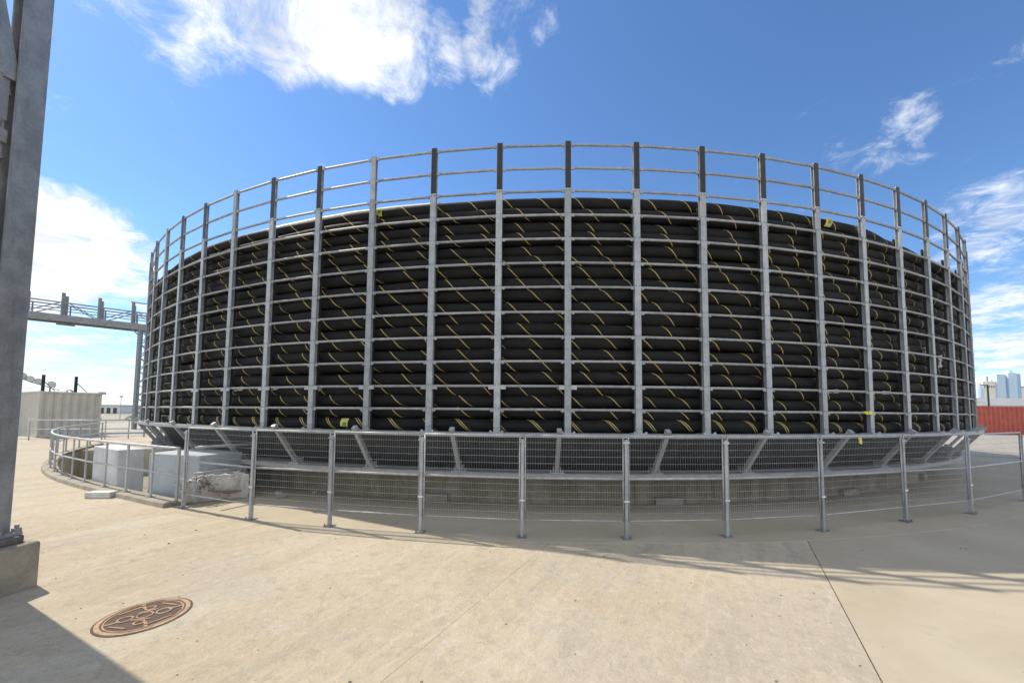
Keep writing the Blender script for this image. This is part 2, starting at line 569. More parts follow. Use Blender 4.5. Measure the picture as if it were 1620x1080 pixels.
# the pit
pit = MB()
n = len(pit_loop)
vs = [(p[0], p[1], 0.0) for p in pit_loop] + [(p[0], p[1], -1.05) for p in pit_loop]
fs = [(i, (i + 1) % n, n + (i + 1) % n, n + i) for i in range(n)]
pit.add(vs, fs)
struct('pit_wall', pit, 'pitwall')
poly_floor = poly_with_holes([p[:2] for p in pit_loop], [], -1.03)
struct('pit_floor', poly_floor, 'pedestal')
# kerb at the pit edge carrying the railing
kv, kf = [], []
prof = [(-.15, -.02), (-.15, .075), (-.13, .085), (.10, .085), (.13, .07), (.15, -.02)]
steps = 60
for i in range(steps + 1):
    a = -23.2 + (-74 + 23.2) * i / steps
    r0 = lerp_tab(RAIL_TAB, a)
    for dr, z in prof:
        kv.append(pol(r0 + dr, a, z))
L = len(prof)
for i in range(steps):
    for j in range(L - 1):
        kf.append((i * L + j, i * L + j + 1, (i + 1) * L + j + 1, (i + 1) * L + j))
kf.append(tuple(range(L)))
kerb = struct('kerb', MB().add(kv, kf), 'pedestal')

# gravel ground at the right
gv = [(19.5, 15.6), (24, 13.4), (60, 22), (60, 60), (30, 60), (21, 26)]
struct('gravel_yard', MB().add([(x, y, .012) for x, y in gv], [tuple(range(len(gv)))]), 'gravel')
gv = [(-44, 20.6), (-28, 18.2), (-22.6, 23.0), (-22.6, 60), (-44, 60)]
struct('gravel_verge', MB().add([(x, y, .012) for x, y in gv], [tuple(range(len(gv)))]), 'gravel')

# far hills
hv, hf = [], []
N = 160
for i in range(N + 1):
    a = R(-75 + 150 * i / N)
    dd = 2600
    h = 16 + 10 * noise.noise((i * .09, 0, 0)) + 5 * noise.noise((i * .31, 3, 0))
    if i > N * .55:
        h *= max(.25, 1 - (i - N * .55) / (N * .2))
    x, y = dd * math.sin(a), dd * math.cos(a)
    hv += [(x, y, -2), (x * 1.02, y * 1.02, h * .75), (x * 1.06, y * 1.06, h), (x * 1.3, y * 1.3, -2)]
for i in range(N):
    for j in range(3):
        hf.append((i * 4 + j, i * 4 + 4 + j, i * 4 + 5 + j, i * 4 + 1 + j))
struct('hills', MB().add(hv, hf), 'hill', smooth=True)

# ------------------------------------------------------------------ foundation of the carousel
fd = thing('concrete_foundation', 'stained round concrete plinth under the black cable carousel', 'plinth', (CX, CY, 0))
mb = MB().lathe([(16.05, -.02), (16.05, .55)], 0, 360, 240, False)
mb.build('plinth_wall', 'stained', fd, smooth=True)
for k in range(0, 24):
    a = -178 + 15.3 * k
    if -50 < a < 50:
        m = MB().lathe([(16.0, .0), (16.15, .0), (16.15, .11), (16.12, .13), (16.0, .13)], a - .9, a + .9, 3)
        m.build('footing_block', 'pedestal', fd)
MB().lathe([(15.8, .55), (16.72, .55), (16.76, .575), (16.76, .635), (16.74, .65), (15.8, .65)], 0, 360, 240).build('ledge', 'ledge', fd)

# ------------------------------------------------------------------ the carousel
car = thing('cable_carousel', 'huge round galvanised steel carousel cage holding the coiled black cable', 'carousel', (CX, CY, 0))
MB().lathe([(15.75, .655), (16.30, .655), (16.62, 1.262)], 0, 360, 240, False).build('drum', 'drum', car, smooth=True)
MB().lathe([(4.0, 1.262), (17.14, 1.262), (17.14, ZD), (4.0, ZD)], 0, 360, 240).build('deck', 'galv', car)

# braces
def brace_meshes():
    b = MB()
    a, c = Vector((0, -16.66, .68)), Vector((0, -17.165, 1.378))   # local frame of the centre, pointing at -Y
    u = (c - a).normalized()
    s = Vector((1, 0, 0))
    w = u.cross(s)
    m = Matrix((u, s, w)).transposed().to_4x4()
    m.translation = a
    L = (c - a).length
    b.box(0, L, -.035, .035, -.035, -.028, m)
    b.box(0, L, -.035, -.028, -.028, .035, m)
    b.box(0, L, .028, .035, -.028, .035, m)
    bm_ = b.mesh('brace', 'galv2')
    f = MB()
    f.box(-.12, .12, -16.74, -16.56, .652, .668)
    f.box(-.06, -.05, -16.73, -16.57, .668, .76)
    f.box(.05, .06, -16.73, -16.57, .668, .76)
    for sx in (-.10, .10):
        f.box(sx - .014, sx + .014, -16.66, -16.63, .668, .695)
    fm = f.mesh('foot_bracket', 'galv')
    g = MB()
    g.box(-.052, .052, L - .02, L + .012, -.052, .052, Matrix.Rotation(0, 4, 'X'))
    g = MB()
    g.box(L - .03, L + .01, -.038, .038, -.038, .038, m)
    gm = g.mesh('end_cap', 'galv2')
    return bm_, fm, gm


bm1, bm2, bm3 = brace_meshes()
for k in range(64):
    a = R(-1.85 + 360 / 64 * k)
    o = link('brace', bm1, car, rz=a)
    deg = ((math.degrees(a) + 180) % 360) - 180
    if abs(deg) < 75:
        link('foot_bracket', bm2, o)
        link('end_cap', bm3, o)

# posts
HP = ZTOP - ZD
def ch(mb, s, z0, z1):
    mb.box(*sorted((s * .015, s * .021)), -.029, .023, z0, z1)
    mb.box(*sorted((s * .021, s * .050)), -.029, -.023, z0, z1)
    mb.box(*sorted((s * .021, s * .050)), .017, .023, z0, z1)


mbp = MB(); ch(mbp, -1, 0, HP); ch(mbp, 1, 0, HP)
m_post = mbp.mesh('post', 'galv')
m_cover = MB().box(-.050, .050, -.038, -.031, .012, 3.985).mesh('cover_plate', 'galv')
bt = MB()
for z in (.06, .365, .745, 1.145, 1.545, 1.95, 2.35, 2.75, 3.15, 3.55, 3.93):
    for sx in (-.03, .03):
        bt.tube([(sx, -.038, z + .02), (sx, -.046, z + .02)], .010, 6)
m_bolt = bt.mesh('bolts', 'galvd')
m_up = MB().box(-.040, .048, -.039, -.031, 3.99, HP - .004).mesh('upper_plate', 'dark')
m_upl = MB().box(-.045, .045, -.039, -.031, 3.99, HP - .004).mesh('upper_plate', 'galv')
m_lin = MB().box(-.060, .060, .045, .065, .02, 3.76).mesh('liner', 'liner')
fm = MB().box(-.11, .11, -.10, .10, 0, .012)
for sx in (-.09, .09):
    fm.box(sx - .014, sx + .014, -.09, -.062, .012, .035)
m_foot = fm.mesh('foot_plate', 'galv2')
m_spl = MB().box(-.14, -.052, -.042, -.024, -.04, .026).box(.052, .14, -.042, -.024, -.04, .026).mesh('splice_plate', 'galv2')
near = lambda i: -13 <= i <= 13
for i in range(-47, 48):
    a = PH0 + DPH * i
    o = link('post', m_post, car, (RP * math.sin(a), -RP * math.cos(a), ZD), a)
    link('cover_plate', m_cover, o)
    link('upper_plate', m_upl if i in (-3, -6, -9) else m_up, o)
    link('liner', m_lin, o)
    if near(i):
        link('foot_plate', m_foot, o)
        tag(link('bolts', m_bolt, o), kind='stuff')
        if i in (-7, -6, -5, -4, -3, -2, -1, 0) :
            link('splice_plate', m_spl, o, (0, 0, RAILZ[1] - ZD - .015))

# rails
CH = 2 * RP * math.sin(DPH / 2)
CR = RP * math.cos(DPH / 2)
def rail_mb(mb, M_=None):
    L2 = CH / 2 - .024
    t = MB()
    t.tube([(-L2, 0, 0), (0, 0, 0), (L2, 0, 0)], .0205, 8)
    for s in (-1, 1):
        t.box(*sorted((s * (L2 - .085), s * (L2 - .005))), -.026, -.012, -.036, .010)
        t.box(*sorted((s * (L2 - .075), s * (L2 - .045))), -.034, -.012, -.044, -.024)
    if M_ is not None:
        t.v = [tuple(M_ @ Vector(p)) for p in t.v]
    mb.add(t.v, t.f)
    return mb


m_rail = rail_mb(MB()).mesh('rail', 'galvr')
rest = MB()
for i in range(-47, 48):
    a = PH0 + DPH * (i + .5)
    for z in RAILZ:
        loc = (CR * math.sin(a), -CR * math.cos(a), z)
        if -12 <= i < 12:
            o = link('rail', m_rail, car, loc, a)
            o.rotation_euler = (0, R(random.uniform(-.25, .25)), a)
        elif RAILZ.index(z) >= 9 or abs(i) < 24:
            rail_mb(rest, Matrix.Translation(loc) @ Matrix.Rotation(a, 4, 'Z'))
tag(rest.build('rail', 'galvr', car), kind='stuff')

# ------------------------------------------------------------------ the cable coil
coil = thing('cable_coil', 'thick black subsea cable with yellow spiral stripes coiled inside the carousel', 'cable', (CX, CY, 0))
PITCHL = .605


def cable_turn(rad, z, tr, phase, mat, seed, amp=1.0, shift=None, nseg=520, a0=-180, a1=180):
    ns = 12
    vs, fs, uvs = [], [], []
    full = a1 - a0 >= 359.9
    for i in range(nseg + 1):
        deg = a0 + (a1 - a0) * i / nseg
        ph = R(deg)
        q = (math.sin(ph) * 5, math.cos(ph) * 5, seed * 3.7)
        q2 = (math.sin(ph) * 16, math.cos(ph) * 16, seed * 1.9)
        dr = amp * (.046 * noise.noise(q) + .022 * noise.noise(q2))
        dzz = amp * (.042 * noise.noise((q[0] + 9, q[1], q[2])) + +.018 * noise.noise((q2[0], q2[1] + 7, q2[2])))
        sr, sz = shift(deg) if shift else (0, 0)
        for j in range(ns):
            t = 2 * PI * j / ns
            rr = rad + dr + sr + tr * math.cos(t)
            vs.append((rr * math.sin(ph), -rr * math.cos(ph), z + dzz + sz + tr * math.sin(t)))
    for i in range(nseg):
        for j in range(ns):
            j2 = (j + 1) % ns
            fs.append((i * ns + j, (i + 1) * ns + j, (i + 1) * ns + j2, i * ns + j2))
            u0 = (R(a0 + (a1 - a0) * i / nseg) * rad) / PITCHL + phase
            u1 = (R(a0 + (a1 - a0) * (i + 1) / nseg) * rad) / PITCHL + phase
            v0, v1 = j / ns, (j + 1) / ns
            uvs += [(u0, v0), (u1, v0), (u1, v1), (u0, v1)]
    me = bpy.data.meshes.new('cable_turn')
    me.from_pydata(vs, [], fs)
    ul = me.uv_layers.new(name='UVMap')
    for li, uv in enumerate(uvs):
        ul.data[li].uv = uv
    me.materials.append(MT[mat])
    for p in me.polygons:
        p.use_smooth = True
    me.update()
    return link('cable_turn', me, coil)


rnd = random.Random(11)
ph = .3
NL = 20
TR = .1035
for k in range(NL):
    z = ZD + .102 + k * (5.275 - ZD - .204) / (NL - 1)
    inset = (0.0, .035, .015, .045, .0, .03)[k % 6] + rnd.uniform(0, .015)
    sh = None
    if k == NL - 1:
        def sh(deg):
            t = min(1, max(0, (deg - 17.5) / 8))
            t = t * t * (3 - 2 * t)
            return (-.20 * t, -.01 * t)
    cable_turn(16.80 - inset, z + rnd.uniform(-.012, .012), TR + rnd.uniform(-.004, .005), ph, 'cable2' if k == 0 else 'cable', k, shift=sh)
    ph += rnd.choice((.30, .33, .08, .36, .44, .12, .22, -.04))
# upper turns further in, seen just over the top edge
for q, (rr, zz, aa, bb) in enumerate(((16.55, 5.30, -180, 180), (16.33, 5.335, -180, 180), (16.12, 5.33, -180, 180))):
    cable_turn(rr, zz - .06, TR, rnd.random(), 'cable', 40 + q, nseg=360, a0=aa, a1=bb)
MB().lathe([(5.0, ZD + .01), (16.58, ZD + .01), (16.58, 5.12), (16.4, 5.2), (5.0, 5.2)], 0, 360, 180).build('inner_turns', 'liner', coil)

# tags wound round the cable
def on_coil(name, deg, z, w, h, mat, parent, rad=16.86, bulge=.1):
    vs, fs = [], []
    nx, nz = 6, 8
    da = math.degrees(w / rad)
    for i in range(nx + 1):
        for j in range(nz + 1):
            t = (j / nz - .5) * h / TR
            rr = rad - TR + (TR + .006) * math.cos(t)
            zz = z + (TR + .006) * math.sin(t)
            a = R(deg + da * (i / nx - .5) + .05 * (j / nz - .5))
            vs.append((rr * math.sin(a), -rr * math.cos(a), zz))
    for i in range(nx):
        for j in range(nz):
            q = i * (nz + 1) + j
            fs.append((q, q + nz + 1, q + nz + 2, q + 1))
    return MB().add(vs, fs).build(name, mat, parent, smooth=True)


for dg, z, w, h in ((-14.44, ZD + .105, .15, .19), (-12.54, 5.17, .12, .17), (15.24, 5.165, .15, .19)):
    rr = 16.915
    t_ = on_coil('cable_tag', dg, z, w, h, 'tag', coil, rr)
    on_coil('tag_print', dg + .05, z - .01, w * .45, h * .3, 'ink', t_, rr + .003)

# white strip lying along the top edge of the coil, left part
sv, sf = [], []
for i in range(121):
    a = -66 + 57 * i / 120
    w = .16 * min(1, (i / 10), (120 - i) / 30 + .15)
    z = 5.375 + .012 * noise.noise((i * .2, 0, 0))
    for rr, dzz in ((16.66 + .05, -.055), (16.66 + .02, .0), (16.62 - w, .012), (16.6 - w * 1.4, -.02)):
        sv.append(pol(rr, a, z + dzz))
for i in range(120):
    for j in range(3):
        sf.append((i * 4 + j, i * 4 + 4 + j, i * 4 + 5 + j, i * 4 + 1 + j))
o = MB().add(sv, sf).build('cover_strip', 'white', smooth=True)
tag(o, 'long white plastic strip lying along the top edge of the coiled cable', 'plastic strip')
md = o.modifiers.new('thick', 'SOLIDIFY'); md.thickness = .008

# scraps of pale sheeting stuck between cable and cage
def scrap(deg, z, w, h, seed, label, rad=16.90):
    vs, fs = [], []
    nx = nz = 6
    for i in range(nx + 1):
        for j in range(nz + 1):
            a = R(deg) + (i / nx - .5) * w / rad
            q = noise.noise((i * .7, j * .7, seed))
            e = noise.noise((i * .9, seed, j * .4)) * .2
            rr = rad - .03 + .05 * q
            vs.append((CX + rr * math.sin(a), CY - rr * math.cos(a), z + (j / nz - .5 + e) * h + .15 * h * (i / nx)))
    for i in range(nx):
        for j in range(nz):
            q = i * (nz + 1) + j
            fs.append((q, q + nz + 1, q + nz + 2, q + 1))
    o = MB().add(vs, fs).build('plastic_scrap', 'sheet')
    md = o.modifiers.new('thick', 'SOLIDIFY'); md.thickness = .004
    tag(o, label, 'plastic scrap', 'pale scraps caught in the carousel cage')


scrap(25.4, 2.99, .20, .13, 1.3, 'pale grey scrap of sheet between cables halfway up the right side')
scrap(28.2, 2.80, .22, .26, 2.3, 'upright grey sheet scrap behind the cage near its right edge, left of two')
scrap(30.6, 2.76, .20, .26, 3.3, 'upright grey sheet scrap behind the cage closest to its right edge')
scrap(15.2, 2.065, .26, .06, 4.3, 'flat pale scrap on a low cage rail left of the yellow tape')
scrap(20.2, 2.08, .26, .06, 9.3, 'flat pale scrap on a low cage rail just right of the yellow tape')
scrap(27.2, 2.09, .24, .07, 5.3, 'flat pale scrap on a low cage rail near the right edge of the carousel')
scrap(-16.55, 2.03, .20, .07, 6.3, 'crumpled pinkish scrap under a low cage rail above the low yellow tag')
scrap(-20.2, 2.05, .24, .07, 7.3, 'crumpled pale scrap under a low cage rail on the left side')
scrap(-23.6, 2.06, .26, .08, 8.3, 'crumpled pale scrap under a low cage rail furthest left')

# yellow tape bits
tp = thing('yellow_tape', 'yellow tape knotted round a cage post on the right', 'tape', pol(17.06, 17.1, 1.695), R(17.1))
t = MB()
t.box(-.082, .082, -.012, .0, -.028, .028)
t.box(-.14, -.08, -.008, .004, -.004, .022).box(.08, .15, -.006, .006, -.012, .016)
t.build('band', 'tape', tp)
t = MB().box(-.03, .03, -.03, -.013, -.026, .034); t.build('knot', 'tape', tp)
o = MB().add([(-.03, -.01, .06), (.035, -.008, .06), (.04, -.022, -.03), (.012, -.03, -.075), (-.025, -.018, -.055)], [(0, 1, 2, 3, 4)]).build('yellow_tape', 'tape', None, pol(17.17, 15.6, 1.235), R(15.6))
md = o.modifiers.new('thick', 'SOLIDIFY'); md.thickness = .004
tag(o, 'small yellow tape end hanging from the deck edge behind the mesh fence', 'tape')

# ------------------------------------------------------------------ mesh fence
FR = 17.92
FANG = [-22.3, -16.85, -12.5, -8.1, -3.65, .75, 5.2, 10.2, 16.0, 21.5, 29.6]
FRAD = [17.89, 17.97, 17.92, 17.91, 17.93, 17.92, 17.88, 17.8, 17.68, 17.73, 17.8]
fence = thing('mesh_fence', 'galvanised wire mesh safety fence curving in front of the carousel', 'fence', (CX, CY, 0))
pm = MB()
pm.box(-.019, .019, -.024, .024, .012, 1.285)
m_fp = pm.mesh('fence_post', 'galv')
pf = MB().box(-.06, .06, -.065, .065, 0.0, .012)
for sx in (-.045, .045):
    pf.tube([(sx, -.045, .012), (sx, -.045, .04)], .012, 6)
m_ff = pf.mesh('foot_plate', 'galvd')
pc = MB().box(-.045, .045, -.032, -.025, 1.24, 1.268).box(-.021, .021, -.026, .026, 1.286, 1.292)
m_fc = pc.mesh('clip', 'galv2')
pc = MB().box(-.034, .034, -.034, -.025, .475, .497)
m_fc2 = pc.mesh('clip', 'white')
ends = []
for a, r in zip(FANG, FRAD):
    ar = R(a)
    p = Vector((r * math.sin(ar), -r * math.cos(ar), .004))
    ends.append(p)
    o = link('fence_post', m_fp, fence, p, ar)
    link('foot_plate', m_ff, o); link('clip', m_fc, o); link('clip', m_fc2, o)
for i in range(len(ends) - 1):
    a, b = ends[i], ends[i + 1]
    d_ = (b - a)
    L = d_.length
    rz = math.atan2(d_.y, d_.x)
    x0, x1 = .037, L - .037
    z0, z1, zm = .225, 1.335, .775
    fr = MB()
    fr.tube([(x0, 0, z0), (x0, 0, z1)], .0105, 8).tube([(x1, 0, z0), (x1, 0, z1)], .0105, 8)
    fr.tube([(x0, 0, z1), (x1, 0, z1)], .015, 8).tube([(x0, 0, z0), (x1, 0, z0)], .0095, 8)
    panel = fr.build('mesh_panel', 'galv2', fence, a, rz, smooth=True)
    MB().tube([(x0, -.005, zm), (x1, -.005, zm)], .0165, 8).build('mid_rail', 'galv2', panel, smooth=True)
    wr = MB()
    nv = int((x1 - x0) / .034)
    for q in range(1, nv):
        x = x0 + (x1 - x0) * q / nv
        wr.bar((x, .014, z0), (x, .014, z1), .0015, .0015)
    for q in range(1, 12):
        z = z0 + (z1 - z0) * q / 12
        if abs(z - zm) > .03:
            wr.bar((x0, .008, z), (x1, .008, z), .0030, .0030)
    wr.build('wire_mesh', 'galv', panel)

# ------------------------------------------------------------------ tubular railing round the pit
rl = thing('guard_railing', 'grey tubular guard railing with two rails bending round the open pit', 'railing', (0, 0, 0))
for z, nm, rr in ((.98, 'top_rail', .024), (.53, 'mid_rail', .019)):
    path = [pol(16.75, -22.4, z + .0)] + [pol(16.75 + (17.9 - 16.75) * q / 6, -22.6, z) for q in range(1, 6)]
    MB().tube(path, rr, 8).build(nm, 'galv2', rl, smooth=True)
    path = [pol(lerp_tab(RAIL_TAB, -22.9 - 52 * q / 70), -22.9 - 52 * q / 70, z) for q in range(71)]
    MB().tube(path, rr, 8).build(nm, 'galv2', rl, smooth=True)
for a in (-22.9, -25.6, -28.6, -31.7, -34.9, -37.6, -40.2, -43, -46, -49.5, -53.5, -58, -62.5, -67, -71, -74.5):
    r0 = lerp_tab(RAIL_TAB, a)
    o = MB().box(-.03, .03, -.012, .012, .085, .975).build('post', 'galv', rl, pol(r0, a), R(a))
    MB().box(-.07, .07, -.05, .05, .083, .098).build('foot_plate', 'galvd', o)
MB().box(-.026, .026, -.026, .026, 0, 1.0).build('post', 'galv', rl, pol(16.72, -22.4), R(-22))

# straight railing further back at the left
r2 = thing('yard_railing', 'straight light railing on the far yard in front of the beige container', 'railing', (0, 0, 0))
A, B = Vector((-24.6, 19.35, 0)), Vector((-21.2, 21.0, 0))
for z, rr in ((1.02, .03), (.55, .024)):
    MB().tube([A + Vector((0, 0, z)), B + Vector((0, 0, z))], rr, 8).build('rail', 'galv2', r2, smooth=True)
for q in range(5):
    p = A.lerp(B, q / 4)
    MB().tube([p, p + Vector((0, 0, 1.02))], .026, 8).build('post', 'galv2', r2, smooth=True)
r3 = thing('yard_railing', 'short dark railing on the far yard between container and carousel', 'railing', (0, 0, 0))
A, B = Vector((-21.6, 22.3, 0)), Vector((-19.6, 24.4, 0))
for z, rr in ((.95, .022), (.62, .018), (.3, .018)):
    MB().tube([A + Vector((0, 0, z)), B + Vector((0, 0, z))], rr, 6).build('rail', 'galvd', r3, smooth=True)
for q in range(5):
    p = A.lerp(B, q / 4)
    MB().bar(p, p + Vector((0, 0, 1.0)), .05, .05).build('post', 'galvd', r3)

# ------------------------------------------------------------------ blocks in the pit
def block(label, pts, z0, z1, mat, top_mat, name='concrete_block'):
    o = MB().extrude_poly(pts, z0, z1).build(name, mat)
    bevel(o, .018, 2)
    return tag(o, label, 'concrete block')


b1 = block('whitish concrete block standing in the pit, the left one of two', [(-8.06, 7.80), (-7.85, 8.16), (-9.31, 9.03), (-9.52, 8.67)], -.55, .80, 'blockw', 'white')
b2 = block('blue grey concrete block standing in the pit beside the torn bag', [(-6.98, 7.34), (-5.75, 7.02), (-5.45, 7.72), (-7.0, 8.42)], -1.03, .80, 'blockb', 'white')
w = MB().box(-8.45, -8.05, 8.06, 8.36, -1.03, -.55).build('support', 'dark', b1)
w = MB().box(-9.35, -9.0, 8.6, 8.86, -1.03, -.55).build('support', 'dark', b1)
w = MB()
for q in range(6):
    w.box(-8.2 - q * .22, -8.14 - q * .22, 7.96 + q * .13, 8.02 + q * .13, -.62, -.55)
w.build('bolts', 'dark', b1)

# torn bag with rubble
bag = thing('torn_bulk_bag', 'torn whitish bulk bag spilling rubble behind the left end of the fence', 'bulk bag', (-5.42, 7.02, 0), R(37.7))
def blob(rx, ry, rz_, seed, sub=28, amp=.25, freq=2.2, flat=True, cz=0.0):
    vs, fs = [], []
    nu, nv = sub * 2, sub
    for i in range(nv + 1):
        th = PI * i / nv
        for j in range(nu):
            f = 2 * PI * j / nu
            d_ = Vector((math.sin(th) * math.cos(f), math.sin(th) * math.sin(f), math.cos(th)))
            q = d_ * freq + Vector((seed, seed * 1.7, 0))
            k = 1 + amp * noise.noise(q) + amp * .6 * (1 - abs(noise.noise(q * 2.3)) * 2.2) * .5 + amp * .35 * noise.noise(q * 5)
            k += .16 * amp * (1 - 3 * abs(noise.noise((d_.x * 4.5 + seed, d_.y * 4.5, d_.z * 1.3))))
            p = Vector((d_.x * rx * k, d_.y * ry * k, d_.z * rz_ * k + cz))
            if flat and p.z < 0: p.z = 0.0
            vs.append(p)
    for i in range(nv):
        for j in range(nu):
            fs.append((i * nu + j, (i + 1) * nu + j, (i + 1) * nu + (j + 1) % nu, i * nu + (j + 1) % nu))
    return vs, fs


vs, fs = blob(.36, .30, .25, 2.2, amp=.30, freq=1.5, cz=.16)
MB().add(vs, fs).build('rubble', 'rubble', bag, (.20, .18, 0), smooth=True)
vs, fs = blob(.22, .2, .21, 9.4, amp=.35, freq=2.6, cz=.13)
MB().add(vs, fs).build('rubble', 'rubble', bag, (-.22, .10, 0), smooth=True)


def drape(x0, x1, y, h, seed, name, mat, lean=.10, nx=44, nz=16):
    """an upright wall of woven bag fabric with vertical folds and a ragged top hem"""
    vs, fs, top = [], [], []
    for i in range(nx + 1):
        u = i / nx
        hh = h * (1 + .10 * noise.noise((u * 6, seed, 0)) + .05 * noise.noise((u * 17, seed, 5)) - .35 * max(0, .18 - u) - .5 * max(0, u - .88))
        for j in range(nz + 1):
            v_ = j / nz
            fold = .055 * noise.noise((u * 4.5 + v_ * .8, v_ * 1.1, seed)) + .022 * noise.noise((u * 12 - v_ * 1.6, v_ * 2.6, seed + 3)) + .03 * (1 - 2 * abs(noise.noise((u * 6 + v_ * 2, v_ * .7, seed + 8))))
            p = (x0 + (x1 - x0) * u + .02 * noise.noise((u * 8, v_ * 3, seed)), y - .14 * math.sin(v_ * 2.2) * (.6 + .5 * math.sin(u * PI)) + lean * v_ + fold * (.35 + v_), hh * v_)
            vs.append(p)
        top.append((p[0], p[1], p[2] + .004))
    for i in range(nx):
        for j in range(nz):
            q = i * (nz + 1) + j
            fs.append((q, q + nz + 1, q + nz + 2, q + 1))
    o = MB().add(vs, fs).build(name, mat, bag, smooth=True)
    md = o.modifiers.new('thick', 'SOLIDIFY'); md.thickness = .006
    MB().tube(top, .014, 6).build('hem', 'white', o, smooth=True)
    return o


drape(-.34, .50, -.12, .45, 2.7, 'bag_wall', 'bag')
drape(-.46, -.20, -.16, .40, 6.1, 'bag_flap', 'sheet', .05, 18)
drape(-.30, .46, .34, .47, 9.2, 'bag_wall', 'bag', -.04)
MB().tube([(-.10 + .06 * q, -.25 - .01 * math.sin(q), .22 - .022 * q + .0020 * q * q) for q in range(9)], [.014, .022, .028, .03, .03, .03, .028, .024, .016], 7).build('strap', 'strap', bag, smooth=True)
wd = MB()
for q in range(46):
    p = Vector((random.gauss(-.16, .10), random.gauss(-.20, .04), .18 + random.uniform(0, .16)))
    e = p + Vector((random.uniform(-.12, .12), random.uniform(-.12, .06), random.uniform(.03, .16)))
    wd.tube([p, p.lerp(e, .5) + Vector((0, 0, .015)), e], [.004, .004, .002], 4)
    wd.box(-.012, .012, -.008, .008, -.003, .003, Matrix.Translation(e) @ Matrix.Rotation(random.uniform(0, 3), 4, 'X'))
wd.build('dry_weed', 'weed', bag)
# stones around the bag
for q, (x, y, s) in enumerate(((-4.35, 7.25, .09), (-4.55, 7.5, .07), (-3.9, 7.6, .06))):
    vs, fs = blob(s, s * .8, s * .6, 12 + q, sub=8, amp=.35, cz=s * .3)
    o = MB().add(vs, fs).build('stone', 'rubble', None, (x, y, .01))
    tag(o, ['largest rubble stone right of the torn bag', 'middle rubble stone right of the torn bag', 'smallest rubble stone, furthest right of the torn bag'][q], 'stone', 'stones by the torn bag')

# white block lying on the yard by the kerb
o = MB().box(-.22, .22, -.10, .10, 0, .11).build('concrete_block', 'sheet', None, (-7.62, 7.14, 0), R(4))
bevel(o, .012)
tag(o, 'small pale kerb block lying on the yard beside the pit railing', 'block')

# ------------------------------------------------------------------ manhole
mh = thing('manhole_cover', 'rusty round cast iron manhole cover in the concrete foreground', 'manhole cover', (-2.92, 3.12, 0), R(28))


def ring(r0, r1, z0, z1, n=64):
    return MB().lathe([(r0, z0), (r0, z1), (r1, z1), (r1, z0)], 0, 360, n)


ring(.268, .300, -.01, .007).build('frame', 'rust', mh)
ring(.244, .256, -.01, .006).build('rim', 'rust', mh)
ring(.300, .316, -.01, .003).build('dirt_gap', 'jointfill', mh)
ring(.256, .268, -.01, .003).build('dirt_gap', 'jointfill', mh)
o = MB().lathe([(0.001, .002), (.262, .002)], 0, 360, 64, False).build('cover', 'rustd', mh)
for q in range(4):
    a = q * PI / 2 + .3
    m = MB()
    m.box(.15, .243, -.011, .011, .002, .008, Matrix.Rotation(a, 4, 'Z'))
    m.build('rib', 'rust', mh)
for (x, y, rr) in ((0, 0, .058), (.12, .02, .055), (-.12, -.02, .055), (0, .13, .04), (0, -.13, .04)):
    m = ring(rr - .013, rr, .002, .009, 28); m.build('raised_ring', 'rust', mh, (x, y, 0))
for (x0, y0, x1, y1) in ((-.2, .1, -.05, .2), (.06, .2, .19, .1), (-.19, -.11, -.06, -.2), (.05, -.2, .2, -.1), (-.06, .06, .06, .09), (-.07, -.06, .06, -.08)):
    MB().bar((x0, y0, .0045), (x1, y1, .0045), .016, .007).build('raised_bar', 'rust', mh)

mh.scale = (.93, .93, 1)

# ------------------------------------------------------------------ steel tower at the left edge
tw = thing('lattice_tower', 'tall galvanised lattice tower on a concrete footing at the left edge', 'tower', (0, 0, 0))
o = MB().box(-6.15, -4.42, 1.2, 3.64, -.02, .41).build('pedestal', 'pedestal', tw); bevel(o, .025)
o = MB().extrude_poly([(-4.98, 3.05), (-4.52, 3.05), (-4.50, 3.55), (-4.55, 3.61), (-4.98, 3.61)], .405, .475).build('grout_pad', 'grout', tw); bevel(o, .02)
o = MB().box(-4.96, -4.56, 3.10, 3.60, .475, .505).build('base_plate', 'galvd', tw)
for (x, y) in ((-4.60, 3.585), (-4.60, 3.46), (-4.60, 3.16), (-4.90, 3.56)):
    b_ = MB().tube([(x, y, .50), (x, y, .565)], .016, 8).tube([(x, y, .505), (x, y, .535)], .032, 6)
    b_.build('anchor_bolt', 'galvd', tw)


def hleg(x, y, z0, z1, b=.215, w=.11):
    m = MB()
    m.box(x - .015, x, y - b, y, z0, z1)
    m.box(x - w, x - w + .015, y - b, y, z0, z1)
    m.box(x - w + .015, x - .015, y - b / 2 - .006, y - b / 2 + .006, z0, z1)
    return m


HT = 11.0
hleg(-4.65, 3.577, .505, HT).build('leg', 'tower', tw)
hleg(-4.65, 1.75, .41, HT).build('leg', 'tower', tw)
hleg(-5.85, 3.577, .41, HT).build('leg', 'tower', tw)
hleg(-5.85, 1.75, .41, HT).build('leg', 'tower', tw)
for z in (4.15, 6.4, 8.6, 10.8):
    MB().bar((-4.75, 3.36, z), (-4.75, 1.75, z), .10, .12).build('strut', 'tower', tw)
    MB().bar((-5.95, 3.36, z), (-5.95, 1.75, z), .10, .12).build('strut', 'tower', tw)
    MB().bar((-4.87, 3.47, z), (-5.85, 3.47, z), .10, .12).build('strut', 'tower', tw)
for z0, z1 in ((4.35, 6.25), (8.4, 6.6), (8.8, 10.6), (4.0, 2.4), (.7, 2.2)):
    MB().bar((-4.76, 3.33, z0), (-4.76, 1.78, z1), .075, .11).build('diagonal', 'tower', tw)
    MB().bar((-4.90, 3.47, z0), (-5.84, 3.47, z1), .09, .11).build('diagonal', 'tower', tw)
